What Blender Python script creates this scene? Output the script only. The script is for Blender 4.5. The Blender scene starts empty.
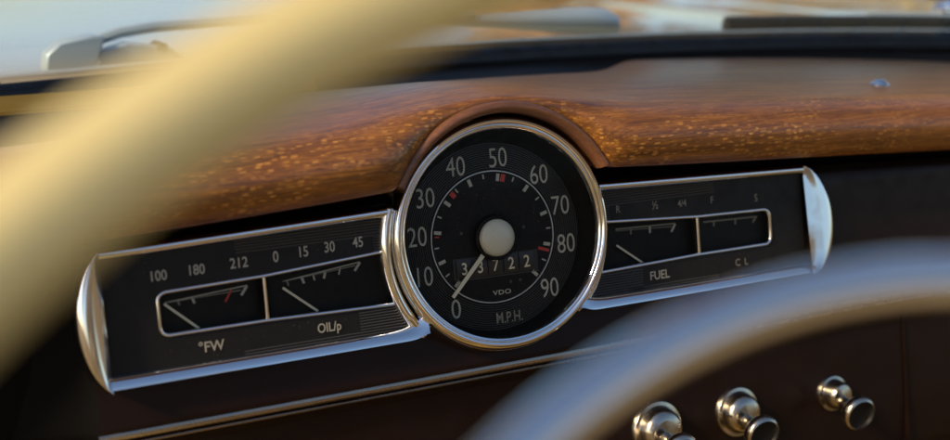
import bpy, bmesh, math, random
from mathutils import Vector, Matrix
random.seed(7)
R = math.radians
scene = bpy.context.scene
col = scene.collection

# ------------------------------------------------------------------ frame
# cluster frame: u right along the dash, v up along the dial face, n out of the dial
TILT = R(9)
EU = Vector((1, 0, 0))
EV = Vector((0, math.sin(TILT), math.cos(TILT)))
EN = Vector((0, -math.cos(TILT), math.sin(TILT)))
def C(u, v, n): return EU*u + EV*v + EN*n

# ------------------------------------------------------------------ camera
cam_d = bpy.data.cameras.new('camera')
cam = bpy.data.objects.new('camera', cam_d); col.objects.link(cam)
cam_d.sensor_width = 36; cam_d.lens = 50
cam_d.clip_start = 0.02; cam_d.clip_end = 400
MX = (0.88897857, -0.07972197, 0.45095621)
MY = (0.11279513, 0.99251102, -0.04689483)
MZ = (0.44384046, -0.09255416, -0.89131329)
X, Y, Z = C(*MX), C(*MY), -C(*MZ)
cam.matrix_world = Matrix(((X.x, Y.x, Z.x, 0), (X.y, Y.y, Z.y, 0), (X.z, Y.z, Z.z, 0), (0, 0, 0, 1)))
cam.matrix_world.translation = C(-0.33689494, 0.07877129, 0.64508094)
cam_d.dof.use_dof = True
cam_d.dof.focus_distance = 0.735
cam_d.dof.aperture_fstop = 4.9
cam_d.dof.aperture_blades = 0
scene.camera = cam

# ------------------------------------------------------------------ light
SUN_EL, SUN_AZ = R(34), R(258)          # azimuth clockwise from +Y: at the driver's left, a little behind
world = bpy.data.worlds.new('World'); scene.world = world; world.use_nodes = True
nt = world.node_tree
sky = nt.nodes.new('ShaderNodeTexSky'); sky.sky_type = 'NISHITA'; sky.sun_disc = False
sky.sun_elevation = SUN_EL; sky.sun_rotation = SUN_AZ
sky.dust_density = 1.4; sky.air_density = 1.0; sky.ozone_density = 2.0
bg = nt.nodes['Background']; bg.inputs['Strength'].default_value = 0.13
nt.links.new(sky.outputs[0], bg.inputs[0])
sl = bpy.data.lights.new('sun', 'SUN'); sun = bpy.data.objects.new('sun', sl); col.objects.link(sun)
sl.energy = 3.0; sl.angle = R(8); sl.color = (1.0, 0.76, 0.48)
sd = Vector((math.sin(SUN_AZ)*math.cos(SUN_EL), math.cos(SUN_AZ)*math.cos(SUN_EL), math.sin(SUN_EL)))
sun.rotation_euler = sd.to_track_quat('Z', 'Y').to_euler()
vs = scene.view_settings
vs.view_transform = 'Standard'; vs.look = 'None'; vs.gamma = 1; vs.exposure = 0.38
vs.use_curve_mapping = False
scene.cycles.use_denoising = True
scene.cycles.max_bounces = 8
scene.cycles.transparent_max_bounces = 12
scene.cycles.sample_clamp_indirect = 6

# ------------------------------------------------------------------ materials
def mat(name, base=(.5, .5, .5), rough=.5, metal=0, coat=0, coat_rough=.05, spec=.5):
    m = bpy.data.materials.new(name); m.use_nodes = True
    b = m.node_tree.nodes['Principled BSDF']
    b.inputs['Base Color'].default_value = (*base, 1)
    b.inputs['Roughness'].default_value = rough
    b.inputs['Metallic'].default_value = metal
    b.inputs['Coat Weight'].default_value = coat
    b.inputs['Coat Roughness'].default_value = coat_rough
    b.inputs['Specular IOR Level'].default_value = spec
    return m
def N(m, t, **kw):
    n = m.node_tree.nodes.new(t)
    for k, v in kw.items(): setattr(n, k, v)
    return n
def L(m, a, b): m.node_tree.links.new(a, b)
def bsdf(m): return m.node_tree.nodes['Principled BSDF']
def mapping(m, scale, coord='Object'):
    tc = N(m, 'ShaderNodeTexCoord'); mp = N(m, 'ShaderNodeMapping')
    mp.inputs['Scale'].default_value = scale
    L(m, tc.outputs[coord], mp.inputs['Vector']); return mp.outputs[0]
def noise(m, vec, scale, detail=4, rough=.55, dist=0):
    n = N(m, 'ShaderNodeTexNoise'); n.inputs['Scale'].default_value = scale
    n.inputs['Detail'].default_value = detail; n.inputs['Roughness'].default_value = rough
    n.inputs['Distortion'].default_value = dist
    L(m, vec, n.inputs['Vector']); return n.outputs['Fac']
def ramp(m, fac, stops):
    r = N(m, 'ShaderNodeValToRGB'); e = r.color_ramp.elements
    while len(e) < len(stops): e.new(.5)
    for el, (p, c) in zip(e, stops):
        el.position = p; el.color = (*c, 1) if len(c) == 3 else c
    L(m, fac, r.inputs[0]); return r.outputs[0]
def mixc(m, fac, a, b, mode='MIX'):
    n = N(m, 'ShaderNodeMix', data_type='RGBA', blend_type=mode)
    if isinstance(fac, (int, float)): n.inputs[0].default_value = fac
    else: L(m, fac, n.inputs[0])
    for s, v in ((6, a), (7, b)):
        if isinstance(v, tuple): n.inputs[s].default_value = (*v, 1)
        else: L(m, v, n.inputs[s])
    return n.outputs[2]
def bump(m, fac, strength, dist):
    n = N(m, 'ShaderNodeBump'); n.inputs['Strength'].default_value = strength
    n.inputs['Distance'].default_value = dist
    L(m, fac, n.inputs['Height']); L(m, n.outputs[0], bsdf(m).inputs['Normal'])
def vary_rough(m, scale, lo, hi, sc=(1, 1, 1)):
    f = noise(m, mapping(m, sc), scale, 5, .6)
    mr = N(m, 'ShaderNodeMapRange'); mr.inputs[1].default_value = .35; mr.inputs[2].default_value = .7
    mr.inputs[3].default_value = lo; mr.inputs[4].default_value = hi
    L(m, f, mr.inputs[0]); L(m, mr.outputs[0], bsdf(m).inputs['Roughness'])

M = {}
M['chrome'] = mat('chrome', (.80, .80, .80), .06, 1); vary_rough(M['chrome'], 90, .035, .15)
m = M['chrome']; bump(m, noise(m, mapping(m, (1, 1, 1)), 140, 3), .018, .0006)
M['old_chrome'] = mat('worn_chrome', (.50, .45, .37), .18, 1); vary_rough(M['old_chrome'], 120, .12, .32)
M['dull_chrome'] = mat('dull_moulding', (.38, .32, .25), .25, 1); vary_rough(M['dull_chrome'], 80, .18, .4)
M['black_face'] = mat('black_gauge_face', (.010, .0095, .009), .55, spec=.25); vary_rough(M['black_face'], 160, .45, .7)
M['dial_black'] = mat('black_dial', (.006, .0055, .005), .6, spec=.22); vary_rough(M['dial_black'], 200, .5, .75)
M['groove'] = mat('grooved_dial_ring', (.042, .040, .037), .34, spec=.6)
M['print'] = mat('cream_print', (.38, .36, .29), .6); 
M['print_dim'] = mat('faded_cream_print', (.20, .185, .14), .6)
M['print_mid'] = mat('aged_cream_print', (.34, .32, .26), .6)
M['print_red'] = mat('red_print', (.42, .035, .02), .6)
M['needle'] = mat('cream_needle', (.66, .60, .43), .45)
M['hub'] = mat('ivory_hub', (.62, .58, .44), .30, coat=.3, coat_rough=.15)
M['digit'] = mat('odometer_digit', (.66, .56, .38), .6)
M['wheel_drum'] = mat('odometer_drum', (.018, .015, .012), .45)
M['ring_line'] = mat('silver_ring', (.55, .55, .53), .35, .6)
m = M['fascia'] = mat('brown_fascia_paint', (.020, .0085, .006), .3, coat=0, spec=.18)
L(m, mixc(m, noise(m, mapping(m, (1, 1, 1)), 14, 4), (.008, .0036, .0026), (.017, .0072, .0050)), bsdf(m).inputs['Base Color'])
vary_rough(m, 60, .28, .48)
M['dust'] = mat('dust', (.22, .20, .17), .9)
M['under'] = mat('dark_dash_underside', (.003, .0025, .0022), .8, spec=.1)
m = M['cream'] = mat('ivory_wheel_rim', (.74, .62, .27), .32, coat=.3, coat_rough=.15)
L(m, mixc(m, noise(m, mapping(m, (1, 1, 1)), 9, 4), (.68, .55, .21), (.79, .67, .32)), bsdf(m).inputs['Base Color'])
M['rubber'] = mat('black_rubber', (.010, .011, .012), .55); vary_rough(M['rubber'], 60, .4, .7)
M['vinyl'] = mat('black_dash_vinyl', (.006, .006, .007), .65)
M['wiper'] = mat('grey_wiper_metal', (.50, .63, .70), .36, .3)
M['wiper_dark'] = mat('wiper_blade_rubber', (.03, .033, .033), .5)
m = M['paint'] = mat('pale_bonnet_paint', (.58, .52, .38), .25, coat=1, coat_rough=.03)
vary_rough(m, 4, .2, .3)
m = M['amber'] = mat('amber_reflection_trim', (.55, .27, .05), .25, coat=.6)  # orange reflection on the trim, put into its base colour
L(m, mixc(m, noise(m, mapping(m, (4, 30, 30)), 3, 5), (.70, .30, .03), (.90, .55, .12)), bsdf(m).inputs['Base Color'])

# varnished oak / mahogany veneer: long grain along the dash, pale ray flecks
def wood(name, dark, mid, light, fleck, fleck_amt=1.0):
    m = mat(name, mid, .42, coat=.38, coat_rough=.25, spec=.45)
    g = mapping(m, (1.6, 26, 26))
    n1 = noise(m, g, 7, 7, .62, .6)
    c = ramp(m, n1, [(.30, dark), (.50, mid), (.72, light)])
    fine = noise(m, mapping(m, (14, 260, 260)), 4, 4, .7)
    c = mixc(m, ramp(m, fine, [(.42, (0, 0, 0)), (.6, (1, 1, 1))]), mixc(m, .62, c, dark), c)
    # dark pores
    pore = noise(m, mapping(m, (40, 420, 420)), 3, 2, .5)
    c = mixc(m, ramp(m, pore, [(.28, (1, 1, 1)), (.36, (0, 0, 0))]), c, dark)
    # ray flecks: blocky pale patches, in drifting bands
    fv = mapping(m, (210, 580, 580))
    wob_ = N(m, 'ShaderNodeTexNoise'); wob_.inputs['Scale'].default_value = 1.0; wob_.inputs['Detail'].default_value = 3; L(m, mapping(m, (150, 500, 500)), wob_.inputs['Vector']); wob = wob_.outputs['Color']
    vm_ = N(m, 'ShaderNodeMixRGB'); vm_.blend_type = 'ADD'; vm_.inputs[0].default_value = 1.0
    L(m, fv, vm_.inputs[1]); L(m, wob, vm_.inputs[2])
    vo = N(m, 'ShaderNodeTexVoronoi'); vo.inputs['Scale'].default_value = 1.0; vo.distance = 'CHEBYCHEV'
    L(m, vm_.outputs[0], vo.inputs['Vector'])
    near = ramp(m, vo.outputs['Distance'], [(.20, (1, 1, 1)), (.42, (0, 0, 0))])
    sc_ = N(m, 'ShaderNodeSeparateColor'); L(m, vo.outputs['Color'], sc_.inputs[0])
    pick = ramp(m, sc_.outputs[0], [(.30, (0, 0, 0)), (.90, (1, 1, 1))])
    band = noise(m, mapping(m, (16, 45, 45)), 1.0, 3, .5)
    a = mixc(m, 1.0, near, pick, 'MULTIPLY')
    b = ramp(m, band, [(.38, (0, 0, 0)), (.60, (1, 1, 1))])
    f = mixc(m, 1.0, a, b, 'MULTIPLY')
    tc = N(m, 'ShaderNodeTexCoord'); sp_ = N(m, 'ShaderNodeSeparateXYZ'); L(m, tc.outputs['Object'], sp_.inputs[0])
    nose = ramp(m, sp_.outputs['Y'], [(0.0, (1, 1, 1)), (.020, (.05, .05, .05))])     # flecks painted out behind the nose, standing in for the sheen hiding them
    f = mixc(m, 1.0, f, nose, 'MULTIPLY')
    if fleck_amt < 1: f = mixc(m, fleck_amt, (0, 0, 0), f)
    c = mixc(m, f, c, fleck)
    L(m, c, bsdf(m).inputs['Base Color'])
    bump(m, fine, .05, .0006)
    return m
M['wood'] = wood('varnished_oak', (.088, .030, .008), (.29, .108, .018), (.43, .168, .026), (.60, .27, .050))
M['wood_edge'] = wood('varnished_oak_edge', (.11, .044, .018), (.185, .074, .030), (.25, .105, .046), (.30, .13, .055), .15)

def glass(name, refl):
    m = bpy.data.materials.new(name); m.use_nodes = True
    t = m.node_tree; t.nodes.clear()
    out = t.nodes.new('ShaderNodeOutputMaterial'); mx = t.nodes.new('ShaderNodeMixShader')
    tr = t.nodes.new('ShaderNodeBsdfTransparent'); gl = t.nodes.new('ShaderNodeBsdfGlossy')
    fr = t.nodes.new('ShaderNodeFresnel'); fr.inputs[0].default_value = refl
    tr.inputs[0].default_value = (.97, .985, .98, 1); gl.inputs['Roughness'].default_value = .02
    t.links.new(fr.outputs[0], mx.inputs[0]); t.links.new(tr.outputs[0], mx.inputs[1])
    t.links.new(gl.outputs[0], mx.inputs[2]); t.links.new(mx.outputs[0], out.inputs[0])
    return m
M['glass'] = glass('windscreen_glass', 1.22)
M['dial_glass'] = glass('dial_glass', 1.13)

# ------------------------------------------------------------------ mesh helpers
def thing(name, label, cat, loc, group=None):
    o = bpy.data.objects.new(name, None); col.objects.link(o)
    o.empty_display_size = .01
    o.location = loc; o['label'] = label; o['category'] = cat
    if group: o['group'] = group
    return o
def origin_of(o):
    v = Vector((0, 0, 0))
    while o: v = v + Vector(o.location); o = o.parent
    return v
def finish(name, verts, faces, m, parent=None, smooth=True, loc=None, label=None, auto=35):
    """verts are world coordinates; the object's origin is moved to loc / its parent"""
    base = origin_of(parent) if parent else Vector(loc or (0, 0, 0))
    me = bpy.data.meshes.new(name)
    me.from_pydata([tuple(Vector(v)-base) for v in verts], [], faces)
    bm = bmesh.new(); bm.from_mesh(me)
    bmesh.ops.remove_doubles(bm, verts=bm.verts, dist=1e-6)
    bmesh.ops.recalc_face_normals(bm, faces=bm.faces)
    if smooth:
        for f in bm.faces: f.smooth = True
        for e in bm.edges:
            if len(e.link_faces) == 2 and e.calc_face_angle(0) > R(auto): e.smooth = False
    bm.to_mesh(me); bm.free()
    me.materials.append(m)
    o = bpy.data.objects.new(name, me); col.objects.link(o)
    if parent: o.parent = parent
    else: o.location = base
    if label: o['label'] = label
    return o
class MB:
    def __init__(s): s.v = []; s.f = []
    def add(s, v, f):
        k = len(s.v); s.v += [Vector(a) for a in v]; s.f += [[i+k for i in q] for q in f]; return s
    def build(s, name, m, parent=None, **kw): return finish(name, s.v, s.f, m, parent, **kw)
def lathe(prof, center, ax=EN, ex=EU, seg=96, a0=0, a1=2*math.pi, closed_prof=False):
    """prof: (radius, height along ax)"""
    ax = Vector(ax).normalized(); ex = Vector(ex); ex = (ex-ax*ex.dot(ax)).normalized(); ey = ax.cross(ex)
    full = abs(a1-a0-2*math.pi) < 1e-6
    ns = seg if full else seg+1
    v, f = [], []
    for i in range(ns):
        a = a0+(a1-a0)*i/seg
        d = ex*math.cos(a)+ey*math.sin(a)
        for r, h in prof: v.append(Vector(center)+d*r+ax*h)
    k = len(prof)
    for i in range(seg):
        j = (i+1) % ns
        for q in range(k if closed_prof else k-1):
            w = (q+1) % k
            f.append([i*k+q, j*k+q, j*k+w, i*k+w])
    return v, f
def sweep(path, ups, prof, closed=False, caps=True):
    """path points, per-point up vectors, prof list of (side, up) or function i->prof"""
    n = len(path); path = [Vector(p) for p in path]; v, f = [], []
    for i in range(n):
        a = path[i-1] if (i > 0 or closed) else path[i]
        b = path[(i+1) % n] if (i < n-1 or closed) else path[i]
        t = (b-a).normalized(); up = Vector(ups[i] if isinstance(ups, list) else ups)
        sd_ = t.cross(up).normalized(); up2 = sd_.cross(t).normalized()
        k_ = 1.0
        if 0 < i < n-1 or closed:
            t1 = (path[i]-a).normalized(); c_ = t1.dot(t)
            k_ = 1/max(c_, .5)
        pr = prof(i) if callable(prof) else prof
        for s_, h in pr: v.append(path[i]+sd_*s_*k_+up2*h)
    k = len(pr)
    for i in range(n if closed else n-1):
        j = (i+1) % n
        for q in range(k):
            w = (q+1) % k
            f.append([i*k+q, j*k+q, j*k+w, i*k+w])
    if caps and not closed:
        f.append(list(range(k))); f.append([(n-1)*k+q for q in range(k)])
    return v, f
def circ(r, k=12): return [(r*math.cos(2*math.pi*i/k), r*math.sin(2*math.pi*i/k)) for i in range(k)]
def prism(poly, n0, n1, bev=0):
    """polygon [(u,v)] in the cluster frame extruded from n0 to n1 (n1 the front), front edge chamfered"""
    k = len(poly); v, f = [], []
    cu = sum(p[0] for p in poly)/k; cv = sum(p[1] for p in poly)/k
    def ins(d):
        out = []
        for i in range(k):
            a, b, c = Vector(poly[i-1]), Vector(poly[i]), Vector(poly[(i+1) % k])
            e1 = (b-a).normalized(); e2 = (c-b).normalized()
            n1_ = Vector((-e1.y, e1.x)); n2_ = Vector((-e2.y, e2.x))
            h = (n1_+n2_); h = h/max(h.length_squared/2, .3)
            out.append(b+h*d)
        return out
    area = sum(poly[i-1][0]*poly[i][1]-poly[i][0]*poly[i-1][1] for i in range(k))
    sgn = 1 if area > 0 else -1
    rings = [(poly, n0)]
    if bev: rings += [(poly, n1-bev), (ins(sgn*bev), n1)]
    else: rings += [(poly, n1)]
    for r, n in rings: v += [C(p[0], p[1], n) for p in r]
    for q in range(len(rings)-1):
        for i in range(k):
            j = (i+1) % k
            f.append([q*k+i, q*k+j, (q+1)*k+j, (q+1)*k+i])
    f.append(list(range(k))); f.append([(len(rings)-1)*k+i for i in range(k)])
    return v, f
def box_uv(u0, u1, v0, v1, n0, n1, bev=0): return prism([(u0, v0), (u1, v0), (u1, v1), (u0, v1)], n0, n1, bev)
def bar(a, b, w0, w1, n, th=.0003):
    """flat tapered stroke from a to b in the (u,v) plane, sitting on depth n"""
    a, b = Vector(a), Vector(b); d = (b-a).normalized(); s_ = Vector((-d.y, d.x))
    return prism([tuple(a-s_*w0/2), tuple(b-s_*w1/2), tuple(b+s_*w1/2), tuple(a+s_*w0/2)], n, n+th)
def text(name, s, u, v, n, size, m, parent, sx=.8, weight=.0, rot=0, label=None, spacing=1.0):
    cu = bpy.data.curves.new(name, 'FONT'); cu.body = s; cu.size = 1; cu.align_x = 'CENTER'; cu.align_y = 'CENTER'
    cu.offset = weight; cu.extrude = .012; cu.resolution_u = 4; cu.space_character = spacing
    o = bpy.data.objects.new('tmp', cu); col.objects.link(o)
    bpy.context.view_layer.update()
    me = bpy.data.meshes.new_from_object(o.evaluated_get(bpy.context.evaluated_depsgraph_get()))
    bpy.data.objects.remove(o); bpy.data.curves.remove(cu)
    xs = [w.co.x for w in me.vertices]; ys = [w.co.y for w in me.vertices]
    cx, cy = (min(xs)+max(xs))/2, (min(ys)+max(ys))/2; hgt = max(ys)-min(ys)
    k = size/hgt if size > 0 else -size
    base = origin_of(parent)
    cr, sr = math.cos(rot), math.sin(rot)
    for w in me.vertices:
        x, y = (w.co.x-cx)*k*sx, (w.co.y-cy)*k
        w.co = C(u+x*cr-y*sr, v+x*sr+y*cr, n+w.co.z*k*.5) - base
    me.materials.clear(); me.materials.append(m)
    me.name = name
    o = bpy.data.objects.new(name, me); col.objects.link(o); o.parent = parent
    if label: o['label'] = label
    return o
def interp(tab, x):
    if x <= tab[0][0]: return tab[0][1]
    for (a, b), (c, d) in zip(tab, tab[1:]):
        if x <= c: return b+(d-b)*(x-a)/(c-a)
    return tab[-1][1]
def sstep(a, b, x):
    t = max(0, min(1, (x-a)/(b-a))); return t*t*(3-2*t)

# ================================================================== large structure
# ---- ground and bonnet ahead of the windscreen
def grid(fn, nu, nv):
    v = [fn(i/nu, j/nv) for i in range(nu+1) for j in range(nv+1)]
    f = [[i*(nv+1)+j, (i+1)*(nv+1)+j, (i+1)*(nv+1)+j+1, i*(nv+1)+j+1] for i in range(nu) for j in range(nv)]
    return v, f
gm = mat('leafy_ground', (.10, .08, .03), .9)
gn = noise(gm, mapping(gm, (1, 1, 1)), 1.4, 6, .65)
L(gm, ramp(gm, gn, [(.3, (.035, .05, .012)), (.5, (.20, .12, .03)), (.68, (.42, .26, .06))]), bsdf(gm).inputs['Base Color'])
v, f = grid(lambda a, b: Vector((-120+240*a, -120+240*b, -.95)), 8, 8)
g = finish('ground', v, f, gm, loc=(0, 0, -.95)); g['kind'] = 'structure'

XC = .30                                    # centre line of the car
def bonnet_pt(a, b):
    x = XC + (a-.5)*1.9; y = .340 + 1.45*b
    d = (x-XC)/.95; t = 1.45*b
    z = .056 + .012*t - .012*t*t - .05*d*d + .022*math.exp(-(d/.30)**2)*min(1, b*3) + .045*math.exp(-((abs(d)-.74)/.16)**2)*sstep(0, .5, b)
    y -= .20*d*d*(1-b)
    return Vector((x, y, z))
v, f = grid(bonnet_pt, 60, 36)
n0 = len(v)
bo = finish('car_bonnet', v, f, M['paint'], loc=(XC, .335, .0))
bo['label'] = 'pale glossy car bonnet seen blurred beyond the windscreen'; bo['category'] = 'bonnet'
sm = bo.modifiers.new('thickness', 'SOLIDIFY'); sm.thickness = .004; sm.offset = -1

# ---- windscreen base line: straight in the middle, sweeping back at the ends
def ws(x, k=0.0):
    d = abs(x-.08)/.75
    return Vector((x, .300-.15*d**2.6+k, .0735-.020*d**2.2))
XS = [XC-.85+1.7*i/80 for i in range(81)]
wsc = thing('windscreen', 'curved windscreen with black rubber seal and pale metal trim above the dash', 'windscreen', ws(XC))
def ring_prof(w, h, k=10): return [(w*math.cos(2*math.pi*i/k), h*math.sin(2*math.pi*i/k)) for i in range(k)]
v, f = sweep([ws(x, .003)+Vector((0, 0, -.002)) for x in XS], Vector((0, 0, 1)), ring_prof(.006, .0050)); finish('trim', v, f, M['wiper'], wsc)
v, f = sweep([ws(x, -.013)+Vector((0, 0, -.0105)) for x in XS], Vector((0, 0, 1)), ring_prof(.012, .0095)); finish('rubber_seal', v, f, M['rubber'], wsc)
def glass_pt(a, b, off=0):
    p = ws(XC-.8+1.6*a, .000); d = (a-.5)*2
    return p + Vector((0, -.36*b-off, .46*b + .0))
v, f = grid(glass_pt, 40, 10)
gl = finish('pane', v, f, M['glass'], wsc)
sm = gl.modifiers.new('thickness', 'SOLIDIFY'); sm.thickness = .0045

# ---- black trough between the wood and the windscreen
def lipv(u): return interp([(0, .0352), (.06, .0336), (.1, .0312), (.15, .0286), (.2, .0263), (.33, .0195), (.6, .004)], abs(u))
def yback(x): return .158 + .064*sstep(.150, .245, x) - .080*sstep(.06, .20, -x)
def zback(x): return .0672 - .085*max(0, x-.02)**2 - .10*min(0, x)**2
def trough_pt(a, b):
    x = -.62 + 1.5*a
    q = ws(x, -.018); y0 = yback(x)-.012; z0 = zback(x)-.012
    y = y0+(q.y-y0)*b; z = z0+(q.z-.012-z0)*b - .006*math.sin(math.pi*b)
    return Vector((x, y, z))
v, f = grid(trough_pt, 90, 10)
o = finish('defroster_shelf', v, f, M['vinyl'], loc=(XC, .2, .05))
o['label'] = 'black shelf between the wooden dash top and the windscreen seal'; o['category'] = 'shelf'
sm = o.modifiers.new('thickness', 'SOLIDIFY'); sm.thickness = .003; sm.offset = -1
# trim strip low at the windscreen's left end, amber reflection painted into its colour
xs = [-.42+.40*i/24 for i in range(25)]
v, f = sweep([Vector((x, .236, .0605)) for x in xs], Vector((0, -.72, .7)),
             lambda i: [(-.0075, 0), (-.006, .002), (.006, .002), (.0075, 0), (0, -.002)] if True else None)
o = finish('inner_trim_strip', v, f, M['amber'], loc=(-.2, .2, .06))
o['label'] = 'trim strip with painted amber reflection below the windscreen seal at far left'; o['category'] = 'trim'

# ---- wooden dash cap with the visor arch over the speedometer
HR = .0725                                  # visor arch radius
ARCH_U = math.sqrt(HR**2-.034**2)
NOSE = [(.0040, .0), (.0090, -.0004), (.0130, .0010), (.0185, .0055), (.0225, .0125), (.0228, .0195), (.0190, .0265), (.0120, .0320), (.0030, .0355)]
def cap_profile(x):
    """points (world y,z) of the cap's section at x, from under the lip over the nose to the back edge"""
    lv = lipv(x)
    w = math.exp(-abs(x/.062)**5)              # 1 over the speedometer
    vt_ = lv+.0355+.0085*math.exp(-(x/.060)**2)
    ci = math.sqrt(max(0, HR*HR-x*x)); lv = .5*(lv+ci+math.sqrt((lv-ci)**2+.0030**2))   # rounded corner where the arch meets the lip
    pts = []
    for n, dv in NOSE:
        n2 = .0055+(n-.0055)*(1-.74*w) if n > .0055 else n
        p = C(x, lv+(vt_-lv)*dv/.0355, n2); pts.append((p.y, p.z))
    y0, z0 = pts[-1]; yb, zb = yback(x), zback(x)
    K = 16
    for i in range(1, K+1):
        t = i/K; y = y0+(yb-y0)*t
        z = z0+(zb-z0)*sstep(0, 1, t)*.5+(zb-z0)*t*.5 + .0045*math.sin(math.pi*t)
        pts.append((y, z))
    pts.append((yb+.003, zb-.004)); pts.append((yb+.002, zb-.014))
    return pts
cxs = []
x = -.60
while x < .86:
    cxs.append(x); x += .0022 if abs(x) < .11 else (.004 if .16 < x < .24 else .012)
for s_ in (-1, 1): cxs += [s_*ARCH_U*k for k in (1, .995, .985)]
cxs = sorted(cxs)
v, f = [], []
for x in cxs:
    for y, z in cap_profile(x): v.append(Vector((x, y, z)))
k = len(cap_profile(0))
for i in range(len(cxs)-1):
    for j in range(k-1): f.append([i*k+j, (i+1)*k+j, (i+1)*k+j+1, i*k+j+1])
cap = thing('wooden_dash_top', 'varnished brown oak dash top arching over the round speedometer', 'dash top', C(0, .034, .005))
finish('veneer', v, f, M['wood'], cap, auto=60)
# visor rim: rounded edge following the arch, plus its inner wall
A1 = math.acos(.0348/HR)
arc = [(-A1+2*A1*i/60) for i in range(61)]
path = [C(HR*math.sin(a), HR*math.cos(a), .0068) for a in arc]
ups = [EU*math.sin(a)+EV*math.cos(a) for a in arc]
v, f = sweep(path, ups, [(.0076*math.cos(t), .0036*math.sin(t)) for t in [2*math.pi*i/14 for i in range(14)]])
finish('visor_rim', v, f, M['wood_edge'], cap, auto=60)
v, f = [], []
for a in arc:
    for r, n in ((HR-.0015, .003), (HR-.0020, -.006), (HR-.0020, -.020)): v.append(C(r*math.sin(a), r*math.cos(a), n))
for i in range(60):
    for j in range(2): f.append([i*3+j, (i+1)*3+j, (i+1)*3+j+1, i*3+j+1])
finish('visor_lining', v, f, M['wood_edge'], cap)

# ---- fascia behind the cluster: painted sheet with a rolled lower edge
fas = thing('dashboard_fascia', 'dark brown painted dashboard fascia behind the gauges', 'dashboard', C(.1, -.08, -.02))
FP = [(.030, -.030), (.026, -.016), (.018, -.0125), (-.045, -.0115), (-.062, -.0095), (-.0705, -.0085), (-.0745, -.0100), (-.078, -.0150), (-.085, -.0185), (-.150, -.0190), (-.185, -.022), (-.20, -.032)]
def fas_pt(a, b):
    x = -.224 + 1.10*a; i = b*(len(FP)-1); j = min(int(i), len(FP)-2); t = i-j
    vv = FP[j][0]+(FP[j+1][0]-FP[j][0])*t; nn = FP[j][1]+(FP[j+1][1]-FP[j][1])*t
    if vv > 0: vv = vv*(lipv(x)-.004+.0)/.030
    return C(x, vv, nn)
NV = (len(FP)-1)*5
fx = sorted([a/56 for a in range(57)]+[(.224+k*.0025)/1.10 for k in range(-28, 29)])
v = [fas_pt(a, b/NV) for a in fx for b in range(NV+1)]
f = []
for i in range(len(fx)-1):
    for j in range(NV):
        q = [i*(NV+1)+j, (i+1)*(NV+1)+j, (i+1)*(NV+1)+j+1, i*(NV+1)+j+1]
        c = sum((v[k] for k in q), Vector())/4
        if math.hypot(c.x, c.dot(EV)) > .0600: f.append(q)      # round opening for the speedometer
finish('panel', v, f, M['fascia'], fas, auto=50)
# left return of the fascia, running back to the pillar
v, f = [], []
for vv, nn in FP: v += [C(-.224, vv, nn), C(-.232, vv, nn-.012), C(-.300, vv-.004, nn-.060), C(-.60, vv-.02, nn-.11)]
for i in range(len(FP)-1):
    for j in range(3): f.append([i*4+j, (i+1)*4+j, (i+1)*4+j+1, i*4+j+1])
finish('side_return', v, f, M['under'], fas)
# slim polished moulding along the fascia's lower edge
xs = [-.226+1.10*i/60 for i in range(61)]
v, f = sweep([C(x, -.0735, -.0090) for x in xs], EN, ring_prof(.0022, .0014, 10)); finish('moulding', v, f, M['dull_chrome'], fas)
v, f = sweep([C(x, -.0790, -.0150) for x in xs], EN, ring_prof(.0010, .0010, 8)); finish('moulding', v, f, M['dull_chrome'], fas)
v, f = box_uv(.3095, .3105, -.185, -.083, -.0200, -.0172); finish('panel_joint', v, f, M['fascia'], fas)
# dark underside and bulkhead behind
v, f = [], []
for x in (-.6, .9):
    for y, z in ((.03, .02), (.20, .045), (.26, .03), (.26, -.5), (.06, -.5), (.03, -.21)): v.append(Vector((x, y, z)))
f = [[j, (j+1) % 6, 6+(j+1) % 6, 6+j] for j in range(6)]+[list(range(6)), list(range(6, 12))]
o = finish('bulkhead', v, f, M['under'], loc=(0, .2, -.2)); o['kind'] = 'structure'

# ================================================================== speedometer
sp = thing('speedometer', 'round chrome-ringed black speedometer reading zero miles per hour', 'speedometer', C(0, 0, -.012))
bez = [(.0662, -.0200), (.0656, -.0040), (.0652, .0000), (.0646, .0025), (.0636, .0046), (.0624, .0057), (.0611, .0056), (.0602, .0047), (.0599, .0040), (.0596, .0044), (.0591, .0049), (.0585, .0047), (.0580, .0035), (.0578, .0010)]
lean = lambda vs_: [p+(EV*.0030+EU*.0012)*max(0, (p.dot(EN)+.010)/.0155) for p in vs_]   # the tube leans up towards the driver
v, f = lathe(bez, C(0, 0, 0), seg=160); v = lean(v); finish('bezel', v, f, M['chrome'], sp, auto=50)
v, f = lathe([(.0579, .0016), (.0576, .0000), (.0558, -.005), (.0532, -.0096), (.0530, -.0115)], C(0, 0, 0), seg=128); v = lean(v); finish('inner_wall', v, f, M['black_face'], sp)
DN = -.0100                                  # dial depth
v, f = lathe([(.0535, DN-.0002), (.0450, DN-.0002), (.0372, DN-.0002)], C(0, 0, 0), seg=128); finish('outer_dial', v, f, M['dial_black'], sp)
mb = MB(); r = .0526
while r > .0385:
    mb.add(*lathe([(r, DN-.0002), (r-.00016, DN+.00022), (r-.00034, DN+.00022), (r-.00050, DN-.0002)], C(0, 0, 0), seg=144)); r -= .00122
mb.build('grooved_ring', M['groove'], sp, auto=20)
v, f = lathe([(.0373, DN-.0002), (.020, DN-.0002), (.0001, DN-.0002)], C(0, 0, 0), seg=96); finish('dial', v, f, M['dial_black'], sp)
v, f = lathe([(.0374, DN-.0003), (.0373, DN+.0004), (.0368, DN+.0004), (.0367, DN-.0003)], C(0, 0, 0), seg=128); finish('ring_line', v, f, M['ring_line'], sp)
TA = [-135.1, -108.6, -79.9, -50.4, -20.3, 9.4, 41.2, 72.6, 103.2, 134.5]
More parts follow.
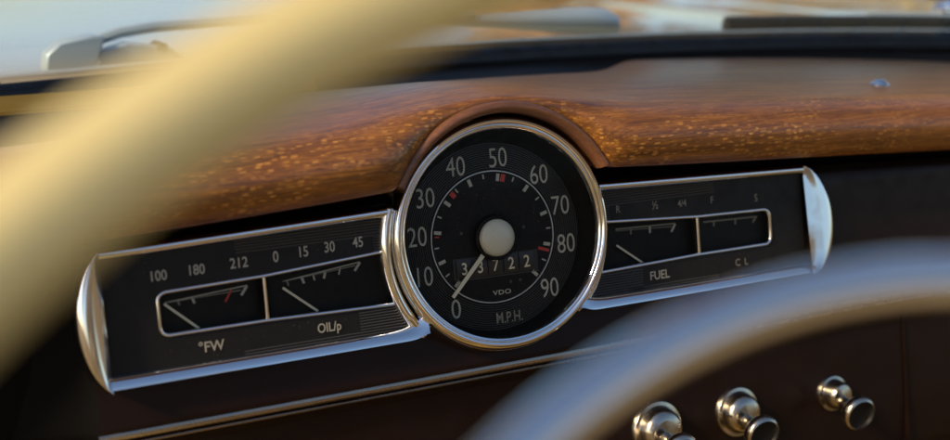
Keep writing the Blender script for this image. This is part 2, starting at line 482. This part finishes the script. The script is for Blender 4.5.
NA = [(-25.8, -37.6), (-42.4, -17.2), (-45.1, 5.1), (-38.5, 25.9), (-19.4, 41.4), (6.4, 44.2), (30.8, 32.4), (42.8, 13.6), (44.7, -8.6), (32.3, -32.8)]
for i, (u, w) in enumerate(NA):
    text('numeral', str(i*10), u/1000, w/1000, DN+.0003, .0108, M['print'], sp, sx=.76 if i else .82, weight=-.004)
def tick(a, r0, r1, w, m, name='tick', lab=None):
    a = R(a); d = (math.sin(a), math.cos(a))
    v, f = bar((d[0]*r0/1000, d[1]*r0/1000), (d[0]*r1/1000, d[1]*r1/1000), w/1000, w/1000, DN, .0003)
    return finish(name, v, f, m, sp, smooth=False, label=lab)
for i, a in enumerate(TA):
    tick(a, 31.4, 35.6, 1.9, M['print'])
    if i < 9: tick((a+TA[i+1])/2, 33.0, 35.6, .8, M['print'])
tick(-40.7, 32.2, 35.8, 2.6, M['print_red'], lab='red shift mark near thirty')
tick(14.6, 31.4, 35.6, 2.6, M['print_red'], lab='red shift mark beside fifty'); 
tick(109.0, 28.6, 35.6, 1.7, M['print_red'], lab='red shift mark at eighty')
tick(-83.9, 32.6, 35.0, .7, M['print_red'], lab='thin red mark below twenty')
# odometer
OD = [(-19.3, '3'), (-9.7, '3'), (-.2, '7'), (9.2, '2'), (18.8, '2')]
od = finish('odometer_window', *box_uv(-.0255, .0262, -.0216, -.0099, DN-.0001, DN+.00012), M['wheel_drum'], sp, smooth=False)
for u, d in OD:
    v, f = [], []
    for i in range(9):
        a = -1+2*i/8
        for s_ in (-1, 1): v.append(C((u+s_*4.45)/1000, -.0157+.0052*a, DN+.0003+.0009*math.sqrt(max(0, 1-a*a*.9))))
    f = [[2*i, 2*i+1, 2*i+3, 2*i+2] for i in range(8)]
    dr = finish('digit_drum', v, f, M['wheel_drum'], od)
    dr.location = (0, 0, 0)
    text('odometer_digit', d, u/1000, -.0157, DN+.0014, .0068, M['digit'], sp, sx=.85, weight=.008)
v, f = bar((-.0250, -.0222), (.0262, -.0222), .0004, .0004, DN, .0006); finish('odometer_ledge', v, f, M['groove'], sp, smooth=False)
text('maker_name', 'VDO', .0026, -.0316, DN+.0002, .0027, M['print'], sp, sx=1.35, weight=.02, spacing=1.1)
text('unit_text', 'M.P.H.', .0060, -.0462, DN+.0004, .0062, M['print_dim'], sp, sx=.72, weight=.01)
# needle and hub
v, f = bar((-.0062, -.0068), (-.0282, -.0304), .0026, .0019, DN+.0030, .0006); finish('needle', v, f, M['needle'], sp, smooth=False)
v, f = lathe([(.0128, DN+.0004), (.0126, DN+.0046), (.0118, DN+.0052), (.0110, DN+.0048)], C(.0004, -.0002, 0), seg=64); finish('hub_collar', v, f, M['dial_black'], sp)
v, f = lathe([(.0105, DN+.0042), (.0103, DN+.0056), (.0096, DN+.0064), (.0075, DN+.0078), (.004, DN+.0086), (.00005, DN+.0088)], C(.0004, -.0002, 0), seg=64); finish('hub_cap', v, f, M['hub'], sp)
# small screws / specks on the dial
for u, w in ((.019, .0035), (-.019, .004), (.0085, -.0265), (.0145, -.0262)):
    v, f = lathe([(.0009, DN), (.0008, DN+.0003), (.00005, DN+.0004)], C(u, w, 0), seg=16); finish('rivet', v, f, M['groove'], sp)
v, f = lathe([(.0577, .0012), (.03, .0020), (.00005, .0022)], C(0, 0, 0), seg=96); v = lean(v); 
cg = finish('cover_glass', v, f, M['dial_glass'], sp)
def specks(parent, place, count, seed):
    rnd = random.Random(seed); mb = MB()
    for _ in range(count):
        u, w, n = place(rnd); a = rnd.uniform(.00010, .00028); b = a*rnd.uniform(.4, 1)
        mb.add([C(u-a, w, n), C(u, w-b, n), C(u+a, w, n), C(u, w+b, n), C(u, w, n+.00006)], [[0, 1, 4], [1, 2, 4], [2, 3, 4], [3, 0, 4]])
    o = mb.build('dust', M['dust'], parent, smooth=False); o['kind'] = 'stuff'
def on_dial(rnd):
    r, a = .053*math.sqrt(rnd.random()), rnd.uniform(0, 6.283); return r*math.cos(a), r*math.sin(a), DN+.0002
specks(sp, on_dial, 46, 3)
sp.rotation_mode = 'QUATERNION'; sp.rotation_quaternion = Matrix.Rotation(R(-4.7), 3, EV).to_quaternion()   # the dial is turned a little to the driver

# ================================================================== gauge wings
FN = -.0055                                  # face depth
def wing(sg, label, left):
    w = thing('gauge_panel', label, 'gauge panel', C(sg*.14, -.046, -.011), 'gauge panels beside the speedometer')
    vt = lambda u: .0208-.030*(abs(u)-.063)
    vb = -.0455
    S = lambda u, v_: (sg*u, v_)
    # face plate with the window cut out: four pieces around the opening, one mesh
    ui, uo = .0660, .2180
    win = [(.0640, .0010, -.0285), (.1363, -.0036, -.0266), (.1915, -.0050, -.0266)]
    WT = lambda u: interp([(a, b) for a, b, c in win], u); WB = lambda u: interp([(a, c) for a, b, c in win], u)
    mb = MB()
    us = [ui, .078, .09, .115, .1363, .165, .1905, uo]
    for a, b in zip(us, us[1:]):
        if a >= .19: quads = [(vt(a), vt(b), vb, vb)]
        else: quads = [(vt(a), vt(b), WT(a), WT(b)), (WB(a), WB(b), vb, vb)]
        for t0, t1, b0, b1 in quads:
            mb.add([C(sg*a, t0, FN), C(sg*b, t1, FN), C(sg*b, b1, FN), C(sg*a, b0, FN)], [[0, 1, 2, 3]])
    au = lambda q: math.sqrt(.0655**2-q*q)          # the plate stops at the speedometer's rim
    for hi, lo in ((vt(.064), WT(.066)), (WB(.066), vb)):
        for i in range(8):
            a, b = hi+(lo-hi)*i/8, hi+(lo-hi)*(i+1)/8
            mb.add([C(sg*au(a), a, FN), C(sg*ui, a, FN), C(sg*ui, b, FN), C(sg*au(b), b, FN)], [[0, 1, 2, 3]])
    # outer shell going back
    for q, u0 in ((vt(ui), .0615), (vb, .0470)):
        mb.add([C(sg*u0, q, FN), C(sg*uo, vt(uo) if q > 0 else vb, FN), C(sg*uo, vt(uo) if q > 0 else vb, -.013), C(sg*u0, q, -.013)], [[0, 1, 2, 3]])
    mb.build('face_plate', M['black_face'], w, smooth=False)
    # fine horizontal ribbing next to the speedometer
    mb = MB()
    def ribs(v0, v1, ua, ub):
        vv = v0
        while vv < v1:
            u0 = max(ua, math.sqrt(max(0, .0705**2-vv*vv)))
            mb.add([C(sg*u0, vv-.0004, FN+.00005), C(sg*ub, vv-.0004, FN+.00005), C(sg*ub, vv, FN+.00040), C(sg*u0, vv, FN+.00040), C(sg*ub, vv+.0004, FN+.00005), C(sg*u0, vv+.0004, FN+.00005)], [[0, 1, 2, 3], [3, 2, 4, 5]])
            vv += .00150
    ribs(.0100, .0185, .060, .150); ribs(-.0425, -.0300, .055, .086 if left else .095)
    ribs(-.0425, -.0400, .086, .150); ribs(.0015, .0100, .060, .0745)
    r_ = mb.build('ribbing', M['groove'], w, smooth=False); r_['kind'] = 'stuff'
    # recessed gauge windows
    for a, b in ((.0660, .1345), (.1383, .1900)):
        mb = MB(); d = FN-.0050
        c = [(a, WT(a)), (b, WT(b)), (b, WB(b)), (a, WB(a))]
        fr = [C(sg*p, q, FN) for p, q in c]; bk = [C(sg*p, q, d) for p, q in c]
        mb.add(fr+bk, [[4, 5, 6, 7]]+[[i, (i+1) % 4, 4+(i+1) % 4, 4+i] for i in range(4)])
        mb.build('gauge_recess', M['dial_black'], w, smooth=False)
        finish('pane', [p_-EN*.0004 for p_ in fr], [[0, 1, 2, 3]], M['dial_glass'], w, smooth=False)
    # chrome window frame: a U around the two windows, and the divider between them
    rr = .0045
    pth = []
    for u in (.0640, .085, .11, .1363, .160, .1915-rr): pth.append((u, WT(u)))
    for i in range(1, 7):
        a = math.pi/2*(i/6); pth.append((.1915-rr+rr*math.sin(a), WT(.1915)-rr+rr*math.cos(a)))
    for i in range(0, 7):
        a = math.pi/2*(i/6); pth.append((.1915-rr+rr*math.cos(a), WB(.1915)+rr-rr*math.sin(a)))
    for u in (.160, .1363, .11, .085, .0640): pth.append((u, WB(u)))
    half = [(.00105*math.cos(math.pi*i/8), -.0002+.00135*math.sin(math.pi*i/8)) for i in range(9)]+[(-.00105, -.001), (.00105, -.001)]
    v, f = sweep([C(sg*u, q, FN) for u, q in pth], EN, half); finish('window_frame', v, f, M['chrome'], w, auto=50)
    v, f = sweep([C(sg*.1363, WT(.1363)-.0008, FN+.0002), C(sg*.1363, WB(.1363)+.0008, FN+.0002)], EN, half); finish('divider', v, f, M['chrome'], w, auto=50)
    # border rails: top, arc along the speedometer, bottom
    def dome(w_, h_, k=8): return [(w_*math.cos(math.pi*i/k), -.0015+h_*math.sin(math.pi*i/k)) for i in range(k+1)]+[(-w_, -.006), (w_, -.006)]
    us = [.0630+(.2180-.0630)*i/10 for i in range(11)]
    v, f = sweep([C(sg*u, vt(u)+.0010, -.0040) for u in us], EN, dome(.0030, .0042)); finish('top_rail', v, f, M['chrome'], w, auto=60)
    us = [.0478+.0015*i for i in range(12)]+[.0680+(.2190-.0680)*i/10 for i in range(11)]
    def botp(i):   # a broad bevel that looks up, with a thin lower lip
        e = .011*math.exp(-(us[i]-.0478)/.0048)     # flares up into the arc rail
        k_ = 1-.9*math.exp(-((us[i]-.0478)/.006)**2)
        return [(-sg*(.0038+e), -.006), (-sg*(.0038+e), -.0018), (-sg*(.0030+e*.8), .0000), (-sg*(.0010+e*.35), .0022), (sg*.0012*k_, .0036), (sg*.0026*k_, .0038), (sg*.0036*k_, .0024), (sg*.0038*k_, -.006)]
    v, f = sweep([C(sg*u, vb-.0006, -.0040) for u in us], EN, botp); finish('bottom_rail', v, f, M['chrome'], w, auto=40)
    aa = [math.atan2(.0700, .0)-0]
    a0 = math.asin(.0230/.0684); a1 = -math.asin(.0478/.0684)
    pa = [a0+(a1-a0)*i/30 for i in range(31)]
    def arcp(i):
        t = i/30; fl = 0
        return [(-.0034, -.007), (-.0034-fl, -.0012), (-.0022-fl, .0014), (-.0004, .0026), (.0012, .0022), (.0026+fl, .0004), (.0034+fl, -.0015), (.0034, -.007)]
    v, f = sweep([C(sg*.0684*math.cos(a), .0684*math.sin(a), -.0035-.004*max(0, i_/30-.8)/.2) for i_, a in enumerate(pa)], EN, arcp); finish('arc_rail', v, f, M['chrome'], w, auto=50)
    # domed D-shaped end cap
    vt_, vb_ = vt(.218)+.0028, vb-.0040
    vm, hh = (vt_+vb_)/2, (vt_-vb_)/2
    K, Q = 24, 10
    v, f = [], []
    for i in range(K+1):
        y = -1+2*i/K; wid = (.0205 if sg > 0 else .0140)*(1-y*y)**.62 + .0012
        for j in range(Q+1):
            t = j/Q
            u = .2183+wid*t; n = -.0012+.0016*math.sin(math.pi*min(t*1.3, 1)*.5) - .0035*max(0, (t-.82)/.18)**2 - .17*hh*y*(.40 if sg > 0 else .20) + (0 if sg > 0 else .0034*math.sin(math.pi*t))
            v.append(C(sg*u, vm+hh*y, n))
        v.append(C(sg*(.2183+wid), vm+hh*y, -.016))
    k = Q+2
    for i in range(K):
        for j in range(k-1): f.append([i*k+j, (i+1)*k+j, (i+1)*k+j+1, i*k+j+1])
    finish('end_cap', v, f, M['chrome'], w, auto=60)
    return w
GD = FN-.0048
lw = wing(-1, 'left gauge panel with water temperature and oil pressure gauges', True)
rw = wing(1, 'right gauge panel with fuel gauge and bright end cap', False)
for s_, u, v_, h, sx in [('100', -189.5, 3.7, 5.2, .85), ('180', -170.3, 4.2, 5.2, .85), ('212', -148.6, 4.9, 5.4, .85), ('0', -129, 5.5, 5.8, .8), ('15', -113.7, 6.2, 5.6, .8), ('30', -99.3, 6.9, 5.6, .8), ('45', -83.4, 7.5, 5.6, .8)]:
    text('scale_number', s_, u/1000, v_/1000, FN+.0005, h/1000, M['print_mid'], lw, sx=sx, weight=.012)
text('gauge_name', '\u00b0FW', -.1666, -.0352, FN+.0003, .0056, M['print_mid'], lw, sx=.95, weight=.012)
text('gauge_name', 'OIL/p', -.1034, -.0358, FN+.0006, .0066, M['print_mid'], lw, sx=.82, weight=.012)
for s_, u, v_, h in [('R', 80.6, 7.0, 4.2), ('\u00bd', 106.6, 6.6, 5.0), ('4/4', 126, 5.6, 4.2), ('F', 148.2, 5.2, 4.2), ('S', 181.6, 3.0, 4.6)]:
    text('scale_mark', s_, u/1000, v_/1000, FN+.0005, h/1000, M['print_dim'], rw, sx=.85, weight=.008)
text('gauge_name', 'FUEL', .1068, -.0352, FN+.0004, .0052, M['print_mid'], rw, sx=.9, weight=.012)
text('gauge_name', 'C  L', .1679, -.0353, FN+.0003, .0044, M['print_dim'], rw, sx=.9, weight=.008)
for w_, s_ in ((lw, -1), (rw, 1)):
    specks(w_, lambda rnd: (s_*rnd.uniform(.078, .215), rnd.choice((rnd.uniform(-.043, -.030), rnd.uniform(.002, .015))), FN+.0001), 36, 5+s_)
def strokes(w, items):
    for nm, a, b, w0, w1, m in items:
        v, f = bar((a[0]/1000, a[1]/1000), (b[0]/1000, b[1]/1000), w0/1000, w1/1000, GD+(.0014 if nm == 'needle' else .0001), .0003)
        finish(nm, v, f, M[m], w, smooth=False)
strokes(lw, [
    ('scale_line', (-187, -10.9), (-144, -7.9), .55, .65, 'print'), ('scale_line', (-187, -11.0), (-147.5, -9.9), .3, .5, 'print_dim'),
    ('scale_tick', (-180.3, -10.8), (-179.6, -13.0), .9, .9, 'print_dim'), ('scale_tick', (-172.9, -10.4), (-172.0, -13.2), 1.3, 1.2, 'print'),
    ('scale_tick', (-152.4, -9.0), (-156.2, -14.8), 1.0, .9, 'print_red'), ('scale_tick', (-144.2, -8.2), (-147.6, -12.6), 1.4, 1.2, 'print'),
    ('needle', (-187.6, -11.2), (-170, -27.2), 1.2, 1.2, 'needle'),
    ('scale_line', (-125, -8.5), (-81.2, -3.8), .5, .65, 'print'), ('scale_line', (-125, -8.6), (-84, -5.4), .3, .5, 'print_dim'),
    ('scale_tick', (-122.6, -8.5), (-121.9, -11.2), .8, .8, 'print_dim'), ('scale_tick', (-114.4, -7.8), (-113.4, -11.0), 1.4, 1.2, 'print'),
    ('scale_tick', (-107.9, -7.2), (-107.5, -10.2), .8, .8, 'print'), ('scale_tick', (-101.2, -6.4), (-102.2, -10.0), 1.4, 1.2, 'print'),
    ('scale_tick', (-92.6, -5.4), (-93.8, -9.0), .8, .8, 'print'), ('scale_tick', (-81.2, -4.0), (-84.6, -8.2), 1.4, 1.2, 'print'),
    ('needle', (-125.6, -11.6), (-107.6, -26.5), 1.2, 1.2, 'needle')])
strokes(rw, [
    ('scale_line', (81, -5.2), (123.7, -6.6), .9, .9, 'print_dim'), ('scale_line', (81, -6.2), (121, -8.2), .3, .4, 'print_dim'),
    ('scale_tick', (91.8, -6.2), (91.4, -9.4), .9, .8, 'print_dim'), ('scale_tick', (105.2, -6.4), (105.0, -10.2), 1.4, 1.2, 'print'),
    ('scale_tick', (123.6, -6.8), (120.4, -11.4), 1.5, 1.3, 'print'),
    ('needle', (80.2, -14.6), (98.8, -28.0), 1.1, 1.1, 'needle'),
    ('scale_line', (144.5, -8.2), (185.6, -9.4), .9, .9, 'print_dim'),
    ('scale_tick', (152.3, -8.6), (152.1, -11.6), 1.2, 1.0, 'print_dim'), ('scale_tick', (168.6, -9.0), (168.5, -12.4), 1.2, 1.0, 'print_dim'),
    ('scale_tick', (184.6, -9.6), (182.0, -12.6), 1.3, 1.1, 'print_dim')])

# ================================================================== pull knobs, screw
def knob(u, v_, label, es):
    n0 = -.0188
    k = thing('pull_knob', label, 'knob', C(u, v_, n0), 'pull knobs under the gauges')
    c = C(u, v_, n0); ka = C(-.09, -.28, .95)
    v, f = lathe([(r_*es, h_) for r_, h_ in ((.0165, -.002), (.0165, .0010), (.0155, .0026), (.0135, .0030), (.0128, .0045), (.0120, .0085), (.0095, .0115), (.0060, .0122), (.00005, .0124))], c, seg=48); finish('escutcheon', v, f, M['old_chrome'], k, auto=40)
    v, f = lathe([(.0040, .006), (.0040, .026)], c, ax=ka, seg=24); finish('shaft', v, f, M['old_chrome'], k)
    v, f = lathe([(.0040, .0215), (.0070, .0220), (.0096, .0238), (.0112, .0262), (.0116, .0290), (.0110, .0314), (.0098, .0322)], c, ax=ka, seg=48); finish('head', v, f, M['old_chrome'], k, auto=50)
    v, f = lathe([(.0099, .0320), (.0088, .0302), (.0055, .0294), (.00005, .0292)], c, ax=ka, seg=48); finish('head_inset', v, f, M['black_face'], k)
knob(.1059, -.1315, 'brass-toned pull knob at the bottom edge, nearest the steering wheel ring', 1.1)
knob(.1669, -.1318, 'brass-toned pull knob in the middle of the row of three', 1.0)
knob(.2449, -.1335, 'brass-toned pull knob farthest right under the dash', .74)

# chrome screw on the wood
sx_ = .318
pf = cap_profile(sx_)
best = min(range(len(pf)), key=lambda i: abs(pf[i][0]-.052))
y, z = pf[best]; y2, z2 = pf[best+1]
t_ = Vector((0, y2-y, z2-z)).normalized(); nn = Vector((0, -t_.z, t_.y))
st = thing('chrome_screw', 'small shiny chrome screw set in the wooden dash top', 'screw', (sx_, y, z))
c = Vector((sx_, y, z))
v, f = lathe([(.0068, -.001), (.0068, .0006), (.0058, .0014), (.0050, .0016), (.0046, .0022), (.0030, .0034), (.00005, .0038)], c, ax=nn, seg=40); finish('cup_washer', v, f, M['chrome'], st, auto=35)

# ================================================================== steering wheel
WC = C(-.19919414, -.06726908, .59509049); WN = (C(-.15664223, .57419225, .80359596)).normalized()
RW, RH, HO = .2132, .1441, .060
wh = thing('steering_wheel', 'ivory steering wheel with chrome horn ring, blurred close to the camera', 'steering wheel', WC)
ax = WN; ex = EV.cross(ax).normalized(); ey = ax.cross(ex)
HC = WC+ex*.0141+ey*.0258                    # the horn ring sits a little high on the hub
def wp(r, a, h): return WC+ex*(r*math.cos(a))+ey*(r*math.sin(a))+ax*h
v, f = lathe([(RW+.0084*math.cos(t), .0090*math.sin(t)) for t in [2*math.pi*i/20 for i in range(20)]], WC, ax=ax, seg=140, closed_prof=True)
finish('rim', v, f, M['cream'], wh)
HP = [(.0054*math.cos(t), .0046*math.sin(t)) for t in [2*math.pi*i/16 for i in range(16)]]
v, f = lathe([(RH+a, -HO+b) for a, b in HP], HC, ax=ax, seg=140, closed_prof=True)
finish('horn_ring', v, f, M['chrome'], wh)
v, f = lathe([(.045, -.085), (.048, -.060), (.044, -.048), (.030, -.041), (.012, -.0385), (.0001, -.038)], WC, ax=ax, seg=64); finish('hub_cap', v, f, M['cream'], wh)
v, f = lathe([(.030, -.070), (.030, -.50)], WC, ax=ax, seg=40); finish('column', v, f, M['cream'], wh)
for a in (R(-8), R(188)):
    pts = [wp(r, a, h) for r, h in ((.040, -.064), (.09, -.070), (.17, -.040), (.211, -.002))]
    v, f = sweep(pts, ax, lambda i: ring_prof([.022, .016, .012, .010][i], .006, 12)); finish('spoke', v, f, M['cream'], wh)
for a in (R(-35), R(-90), R(-145)):
    v, f = sweep([wp(.044, a, -.060), wp(.08, a, -.062), HC+ex*(RH*math.cos(a))+ey*(RH*math.sin(a))-ax*HO], ax, ring_prof(.004, .003, 10)); finish('horn_ring_arm', v, f, M['chrome'], wh)

# ================================================================== wipers
def wiper_left():
    w = thing('wiper', 'pale grey metal wiper arm with pivot head beyond the windscreen at left', 'wiper', Vector((-.17, .345, .065)), 'wipers')
    # pivot head
    hd = [(-.032, 0), (-.030, .014), (-.020, .022), (.004, .026), (.012, .024), (.004, .004), (.0, 0)]
    def slab(poly, x0, y0, z0, th, m, name, tilt=0):
        v = [Vector((x0+a, y0-th/2, z0+b)) for a, b in poly]+[Vector((x0+a, y0+th/2, z0+b)) for a, b in poly]
        k = len(poly); f = [list(range(k)), list(range(k, 2*k))]+[[i, (i+1) % k, k+(i+1) % k, k+i] for i in range(k)]
        o = finish(name, v, f, M[m], w, auto=30)
        b = o.modifiers.new('bevel', 'BEVEL'); b.width = .0018; b.segments = 2; b.limit_method = 'ANGLE'
        return o
    slab(hd, -.150, .350, .066, .022, 'wiper', 'pivot_head')
    slab([(0, 0), (0, .014), (.02, .019), (.05, .014), (.062, .006), (.062, 0)], -.142, .352, .066, .016, 'wiper', 'bracket')
    v, f = lathe([(.0035, -.013), (.0035, .013)], Vector((-.097, .352, .080)), ax=(0, 1, 0), ex=(1, 0, 0), seg=16); finish('rivet', v, f, M['wiper_dark'], w)
    pts = [Vector((-.140, .352, .088)), Vector((-.125, .352, .092)), Vector((-.10, .354, .0945)), Vector((-.02, .358, .095)), Vector((.08, .362, .0945)), Vector((.17, .366, .093))]
    v, f = sweep(pts, Vector((0, 0, 1)), ring_prof(.004, .0042, 8)); finish('arm', v, f, M['wiper'], w)
wiper_left()
w = thing('wiper', 'pale blue-grey wiper arm cover tapering to the left above the speedometer', 'wiper', Vector((.27, .37, .066)), 'wipers')
v, f = [], []
sec = [(.100, .0905, .001, .001), (.14, .0885, .006, .003), (.19, .086, .010, .0065), (.24, .083, .012, .010), (.285, .0805, .013, .0125), (.305, .0785, .012, .012), (.316, .076, .009, .009), (.320, .074, .003, .004)]
for x, z, ry, rz in sec:
    for i in range(16):
        t = 2*math.pi*i/16; v.append(Vector((x, .372+ry*math.cos(t), z+rz*math.sin(t))))
for i in range(len(sec)-1):
    for j in range(16): f.append([i*16+j, i*16+(j+1) % 16, (i+1)*16+(j+1) % 16, (i+1)*16+j])
f += [list(range(16)), [(len(sec)-1)*16+j for j in range(16)]]
finish('arm_cover', v, f, M['wiper'], w)
w2 = thing('wiper', 'dark parked wiper blade lying along the windscreen base at right', 'wiper', Vector((.6, .33, .06)), 'wipers')
xs = [.385+.57*i/24 for i in range(25)]
def bl(x): return ws(x, .018)+Vector((0, 0, .0035))
v, f = sweep([bl(x)+Vector((0, 0, .002)) for x in xs], Vector((0, 0, 1)), ring_prof(.006, .0082, 8)); finish('blade', v, f, M['wiper_dark'], w2)
v, f = sweep([bl(x)+Vector((0, .004, .010)) for x in xs[6:]], Vector((0, 0, 1)), ring_prof(.003, .0025, 8)); finish('arm', v, f, M['wiper'], w2)
v, f = lathe([(.016, -.012), (.017, .004), (.013, .010), (.00005, .013)], bl(.63)+Vector((0, .03, .012)), ax=(0, 0, 1), ex=(1, 0, 0), seg=24); finish('pivot_cap', v, f, M['chrome'], w2)

# ================================================================== seat behind the camera (shades and is mirrored in the chrome)
lm = mat('tan_leather', (.50, .36, .20), .45)
L(lm, mixc(lm, noise(lm, mapping(lm, (1, 1, 1)), 6, 4), (.40, .27, .14), (.58, .44, .26)), bsdf(lm).inputs['Base Color'])
v, f = [], []
for x in (-.52, .92):
    for y, z in ((-1.02, -.42), (-1.12, .10), (-1.16, .16), (-1.24, .17), (-1.30, .10), (-1.24, -.45), (-.55, -.47), (-.50, -.42), (-.56, -.36)): v.append(Vector((x, y, z)))
f = [[j, (j+1) % 9, 9+(j+1) % 9, 9+j] for j in range(9)]+[list(range(9)), list(range(9, 18))]
o = finish('bench_seat', v, f, lm, loc=(.2, -1, -.45)); o['label'] = 'tan leather bench seat behind the steering wheel'; o['category'] = 'seat'

# ================================================================== autumn trees outside
leafmats = []
for i, (a, b) in enumerate((((.65, .38, .04), (.82, .58, .12)), ((.55, .26, .04), (.75, .42, .09)), ((.50, .40, .06), (.75, .58, .14)))):
    m = mat('autumn_leaves', a, .6)
    L(m, mixc(m, noise(m, mapping(m, (1, 1, 1)), 1.6, 3), a, b), bsdf(m).inputs['Base Color'])
    bsdf(m).inputs['Transmission Weight'].default_value = 0
    leafmats.append(m)
bark = mat('bark', (.05, .035, .022), .9)
def crown_mesh(seed, m):
    rnd = random.Random(seed); v, f = [], []
    blobs = [(rnd.uniform(-1.5, 1.5), rnd.uniform(-1.5, 1.5), rnd.uniform(1.6, 5.0), rnd.uniform(.6, 1.25)) for _ in range(13)]
    for bx, by, bz, br in blobs:
        for _ in range(190):
            d = Vector((rnd.gauss(0, 1), rnd.gauss(0, 1), rnd.gauss(0, 1))).normalized()*br*rnd.uniform(.55, 1.05)
            p = Vector((bx, by, bz))+d; s_ = rnd.uniform(.09, .2)
            a = Vector((rnd.gauss(0, 1), rnd.gauss(0, 1), rnd.gauss(0, 1))).normalized(); b = a.orthogonal().normalized()
            k = len(v); v += [p-a*s_, p+b*s_*.6, p+a*s_, p-b*s_*.6]; f.append([k, k+1, k+2, k+3])
    me = bpy.data.meshes.new('crown'); me.from_pydata([tuple(q) for q in v], [], f); me.materials.append(m); return me
crowns = [crown_mesh(i, leafmats[i]) for i in range(3)]
tv, tf = sweep([Vector((0, 0, 0)), Vector((.05, 0, 1.2)), Vector((-.05, .05, 2.6)), Vector((.05, 0, 4.2))], Vector((1, 0, 0)), lambda i: circ([.2, .15, .10, .04][i], 8))
tme = bpy.data.meshes.new('trunk'); tme.from_pydata([tuple(q) for q in tv], [], tf); tme.materials.append(bark)
spots = [(-1.5, 11.8, 0, 1.6, 'golden yellow autumn tree, leftmost beyond the bonnet'), (9.2, 15.3, 1, 1.5, 'orange autumn tree beyond the bonnet behind the speedometer'), (12.6, 11.4, 2, 1.5, 'yellow-green autumn tree beyond the bonnet on the right'),
         (19, 12, 0, 1.3, 'golden autumn tree far right beyond the dark wiper blade'), (-7, 5, 1, 1.4, 'orange autumn tree beside the car at left'), (-6.5, -6.5, 0, 1.5, 'golden autumn tree behind the car at left'), (-1, -13, 1, 1.2, 'orange autumn tree straight behind the car'), (14, 3, 0, 1.3, 'golden autumn tree beside the car at right')]
for x, y, kind, s_, lab in spots:
    t = thing('autumn_tree', lab, 'tree', (x, y, -.95), 'autumn trees around the car'); t.scale = (s_, s_, s_); t.rotation_euler.z = random.uniform(0, 6)
    for nm, me in (('crown', crowns[kind]), ('trunk', tme)):
        o = bpy.data.objects.new(nm, me); col.objects.link(o); o.parent = t
